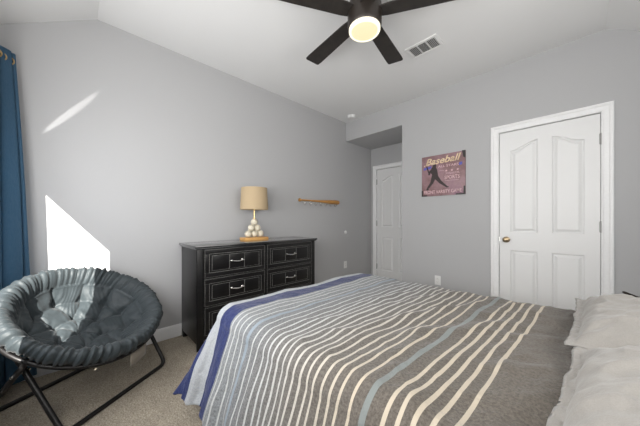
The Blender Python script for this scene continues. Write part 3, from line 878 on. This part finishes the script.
for i in range(9):
    k = (i+.5)/9; x = X0c+(X1c-X0c)*k-.11*k*k
    ph = 2*PI*k*4.5; bm = new(); 
    y = .070+.050*math.exp(-((x-.12)/.055)**2)
    t = [(x+.0, y+.020*math.cos(a)*1, 2.17+.024*math.sin(a)) for a in [2*PI*q/28 for q in range(28)]]
    tube(bm, t, .004, 8, closed=True); under(ct, finish('grommet', bm, M['gold']))
rd = empty('curtain_rod', (.7, .080, 2.17)); tag(rd, 'curtain rod above the window at the left', 'curtain rod')
bm = new(); tube(bm, [(.012, .080, 2.17), (1.55, .080, 2.17)], .010, 14); under(rd, finish('rod_bar', bm, M['fan']))
for x in (.66, 1.48):
    bm = new(); tube(bm, [(x, 0, 2.17), (x, .080, 2.17)], .006, 8); box(bm, (x-.015, 0, 2.13), (x+.015, .006, 2.21), .002); under(rd, finish('bracket', bm, M['fan']))

# ---------------------------------------------------------------- saucer chair
CC = Vector((.498, .502, .564)); tau, az = math.radians(32), math.radians(30.6)
nh = Vector((math.cos(az), math.sin(az), 0)); nrm = (nh*math.sin(tau)+Vector((0, 0, math.cos(tau)))).normalized()
sv = Vector((-math.sin(az), math.cos(az), 0)); bv = nrm.cross(sv)     # bv points up the back
CM = Matrix(((sv.x, bv.x, nrm.x, CC.x), (sv.y, bv.y, nrm.y, CC.y), (sv.z, bv.z, nrm.z, CC.z), (0, 0, 0, 1)))
ch = tag(empty('saucer_chair', (.50, .50, 0)), 'round saucer chair with tufted dark grey cushion on black tube legs by the curtain', 'chair')
def catm(P, n):
    """sample polyline by arc length with smoothing"""
    Q = [Vector((*p, 0)) for p in P]; Q = smooth_path(Q, 3)
    d = [0]
    for a, c in zip(Q, Q[1:]): d.append(d[-1]+(c-a).length)
    out = []; j = 0
    for i in range(n+1):
        s = d[-1]*i/n
        while j < len(d)-2 and d[j+1] < s: j += 1
        k = (s-d[j])/max(1e-9, d[j+1]-d[j]); p = Q[j].lerp(Q[j+1], min(1, k)); out.append((p.x, p.y))
    return out
profc = [(0.0, -.200), (.09, -.198), (.17, -.184), (.235, -.152), (.280, -.112), (.300, -.085), (.306, -.072), (.310, -.055), (.325, -.018), (.350, .016), (.378, .032), (.400, .026), (.416, .002), (.420, -.022), (.412, -.045), (.395, -.058),
         (.372, -.072), (.345, -.12), (.285, -.185), (.20, -.232), (.10, -.250), (0, -.254)]
PR = catm(profc, 150)
random.seed(11)
tufts = [(0, 0)]+[(.125*math.cos(a), .125*math.sin(a)) for a in [2*PI*i/6+.3 for i in range(6)]]+[(.235*math.cos(a), .235*math.sin(a)) for a in [2*PI*i/11 for i in range(11)]]
NA = 420; bm = new(); rings = []
def pleat(a, seed):
    return noise.noise(Vector((math.cos(a)*12+seed, math.sin(a)*12, seed)))*.6+noise.noise(Vector((math.cos(a)*30, math.sin(a)*30, seed+4)))
nrim0 = min(range(len(PR)), key=lambda i: abs(PR[i][0]-.306)+abs(PR[i][1]+.072)+(9 if i > 80 else 0))
segs = [(tufts[i], tufts[j]) for i in range(len(tufts)) for j in range(i) if math.dist(tufts[i], tufts[j]) < .148]
for u_, v_ in tufts[7:]: segs.append(((u_, v_), (u_*1.32, v_*1.32)))
def segd(x, y, s):
    (ax_, ay_), (bx_, by_) = s; dx, dy = bx_-ax_, by_-ay_
    k = max(0, min(1, ((x-ax_)*dx+(y-ay_)*dy)/(dx*dx+dy*dy))); return math.hypot(x-ax_-k*dx, y-ay_-k*dy)
for i, (r, z) in enumerate(PR):
    if r < 1e-4: rings.append([bm.verts.new((0, 0, z))]); continue
    row = []
    p0 = PR[max(0, i-1)]; p1 = PR[min(len(PR)-1, i+1)]
    tx, tz = p1[0]-p0[0], p1[1]-p0[1]; l_ = math.hypot(tx, tz) or 1; nx, nz = -tz/l_, tx/l_
    for k in range(NA):
        a = 2*PI*k/NA; x, y = r*math.cos(a), r*math.sin(a)
        d = 0
        if i < nrim0+2:          # tufted bowl
            wx = x+.008*noise.noise(Vector((x*14, y*14, 1))); wy_ = y+.008*noise.noise(Vector((x*14, y*14, 6)))
            d0 = min(math.hypot(wx-u, wy_-v) for u, v in tufts); ds = min(segd(wx, wy_, q_) for q_ in segs)
            d += -.030*math.exp(-(d0/.024)**2)-.017*math.exp(-(ds/.014))+.008
            d += .0035*math.sin(40*noise.noise(Vector((x*5, y*5, 9))))*math.exp(-d0/.05)
            d += .004*noise.noise(Vector((x*22, y*22, 3)))
        else:
            # gathered pleats of the rim, slightly swirling
            kk = (i-nrim0)/(len(PR)-nrim0); on = math.exp(-((kk-.28)/.26)**2)
            aa = a+.25*kk+.05*math.sin(a*5)
            ww = pleat(aa, 2.0)
            d += .017*ww*on-.006*abs(noise.noise(Vector((math.cos(aa)*16, math.sin(aa)*16, 1+kk))))*on+.003*math.sin(aa*64+3*math.sin(aa*3))*on
            # a little asymmetry in the padding
            d += .007*noise.noise(Vector((x*6, y*6, 8)))*on
            if kk > .55: d = 0
        row.append(bm.verts.new((x+nx*d*math.cos(a), y+nx*d*math.sin(a), z+nz*d)))
    rings.append(row)
for A, B in zip(rings, rings[1:]):
    for k in range(NA):
        j = (k+1) % NA
        if len(A) == 1: bm.faces.new((A[0], B[k], B[j]))
        elif len(B) == 1: bm.faces.new((A[k], B[0], A[j]))
        else: bm.faces.new((A[k], B[k], B[j], A[j]))
bmesh.ops.recalc_face_normals(bm, faces=bm.faces)
for v in bm.verts: v.co = CM @ v.co
under(ch, finish('cushion', bm, M['cushion'], auto=180))
def ringpt(deg, r=.405, z=-.055):
    a = math.radians(deg); return CM @ Vector((r*math.cos(a), r*math.sin(a), z))
bm = new(); tube(bm, [ringpt(i*5, .404, -.066) for i in range(72)], .012, 12, closed=True); under(ch, finish('hoop', bm, M['frame']))
RT = .0135
Af, An = Vector((.478, .925, RT)), Vector((.860, .385, RT))
Bf, Bn = Vector((.050, .600, RT)), Vector((.392, .040, RT))
def uframe(p0, f0, f1, p1):
    bm = new(); tube(bm, fillet([p0, f0, f1, p1], .055, 8), RT, 14); return bm
under(ch, finish('leg_frame', uframe(ringpt(28), Af, An, ringpt(152)), M['frame']))
under(ch, finish('leg_frame', uframe(ringpt(333), Bf, Bn, ringpt(207)), M['frame']))
# pivot bolts where the leg frames cross, and the hem tag
def closest(p1, q1, p2, q2):
    d1, d2, r = q1-p1, q2-p2, p1-p2; a, e_, f_ = d1.dot(d1), d2.dot(d2), d2.dot(r); c, b_ = d1.dot(r), d1.dot(d2)
    s = (b_*f_-c*e_)/(a*e_-b_*b_); t = (b_*s+f_)/e_; return p1+d1*s, p2+d2*t
for (a0, a1, b0, b1) in ((ringpt(28), Af, ringpt(333), Bf), (ringpt(152), An, ringpt(207), Bn)):
    u_, v_ = closest(a0, a1, b0, b1); dd = (u_-v_)
    if dd.length < .005: dd = sv*.03
    bm = new(); tube(bm, [v_-dd.normalized()*.02, u_+dd.normalized()*.02], .007, 10); under(ch, finish('pivot_bolt', bm, M['chrome']))
bm = new()
ta, tb = ringpt(274, .392, -.07), ringpt(294, .392, -.07)
t = bmesh.new()
q = []
for i in range(7):
    k = i/6; p = ta.lerp(tb, k); bow = nh*.006*math.sin(k*PI)
    q.append([t.verts.new(p+bow*j/3+Vector((0, 0, .03-.135*j/3))) for j in range(4)])
for i in range(6):
    for j in range(3): t.faces.new((q[i][j], q[i+1][j], q[i+1][j+1], q[i][j+1]))
merge(bm, t)
o = finish('hanging_tag', bm, M['tagcloth']); o.modifiers.new('t', 'SOLIDIFY').thickness = .002; under(ch, o)
o['label'] = 'taupe cloth tag'
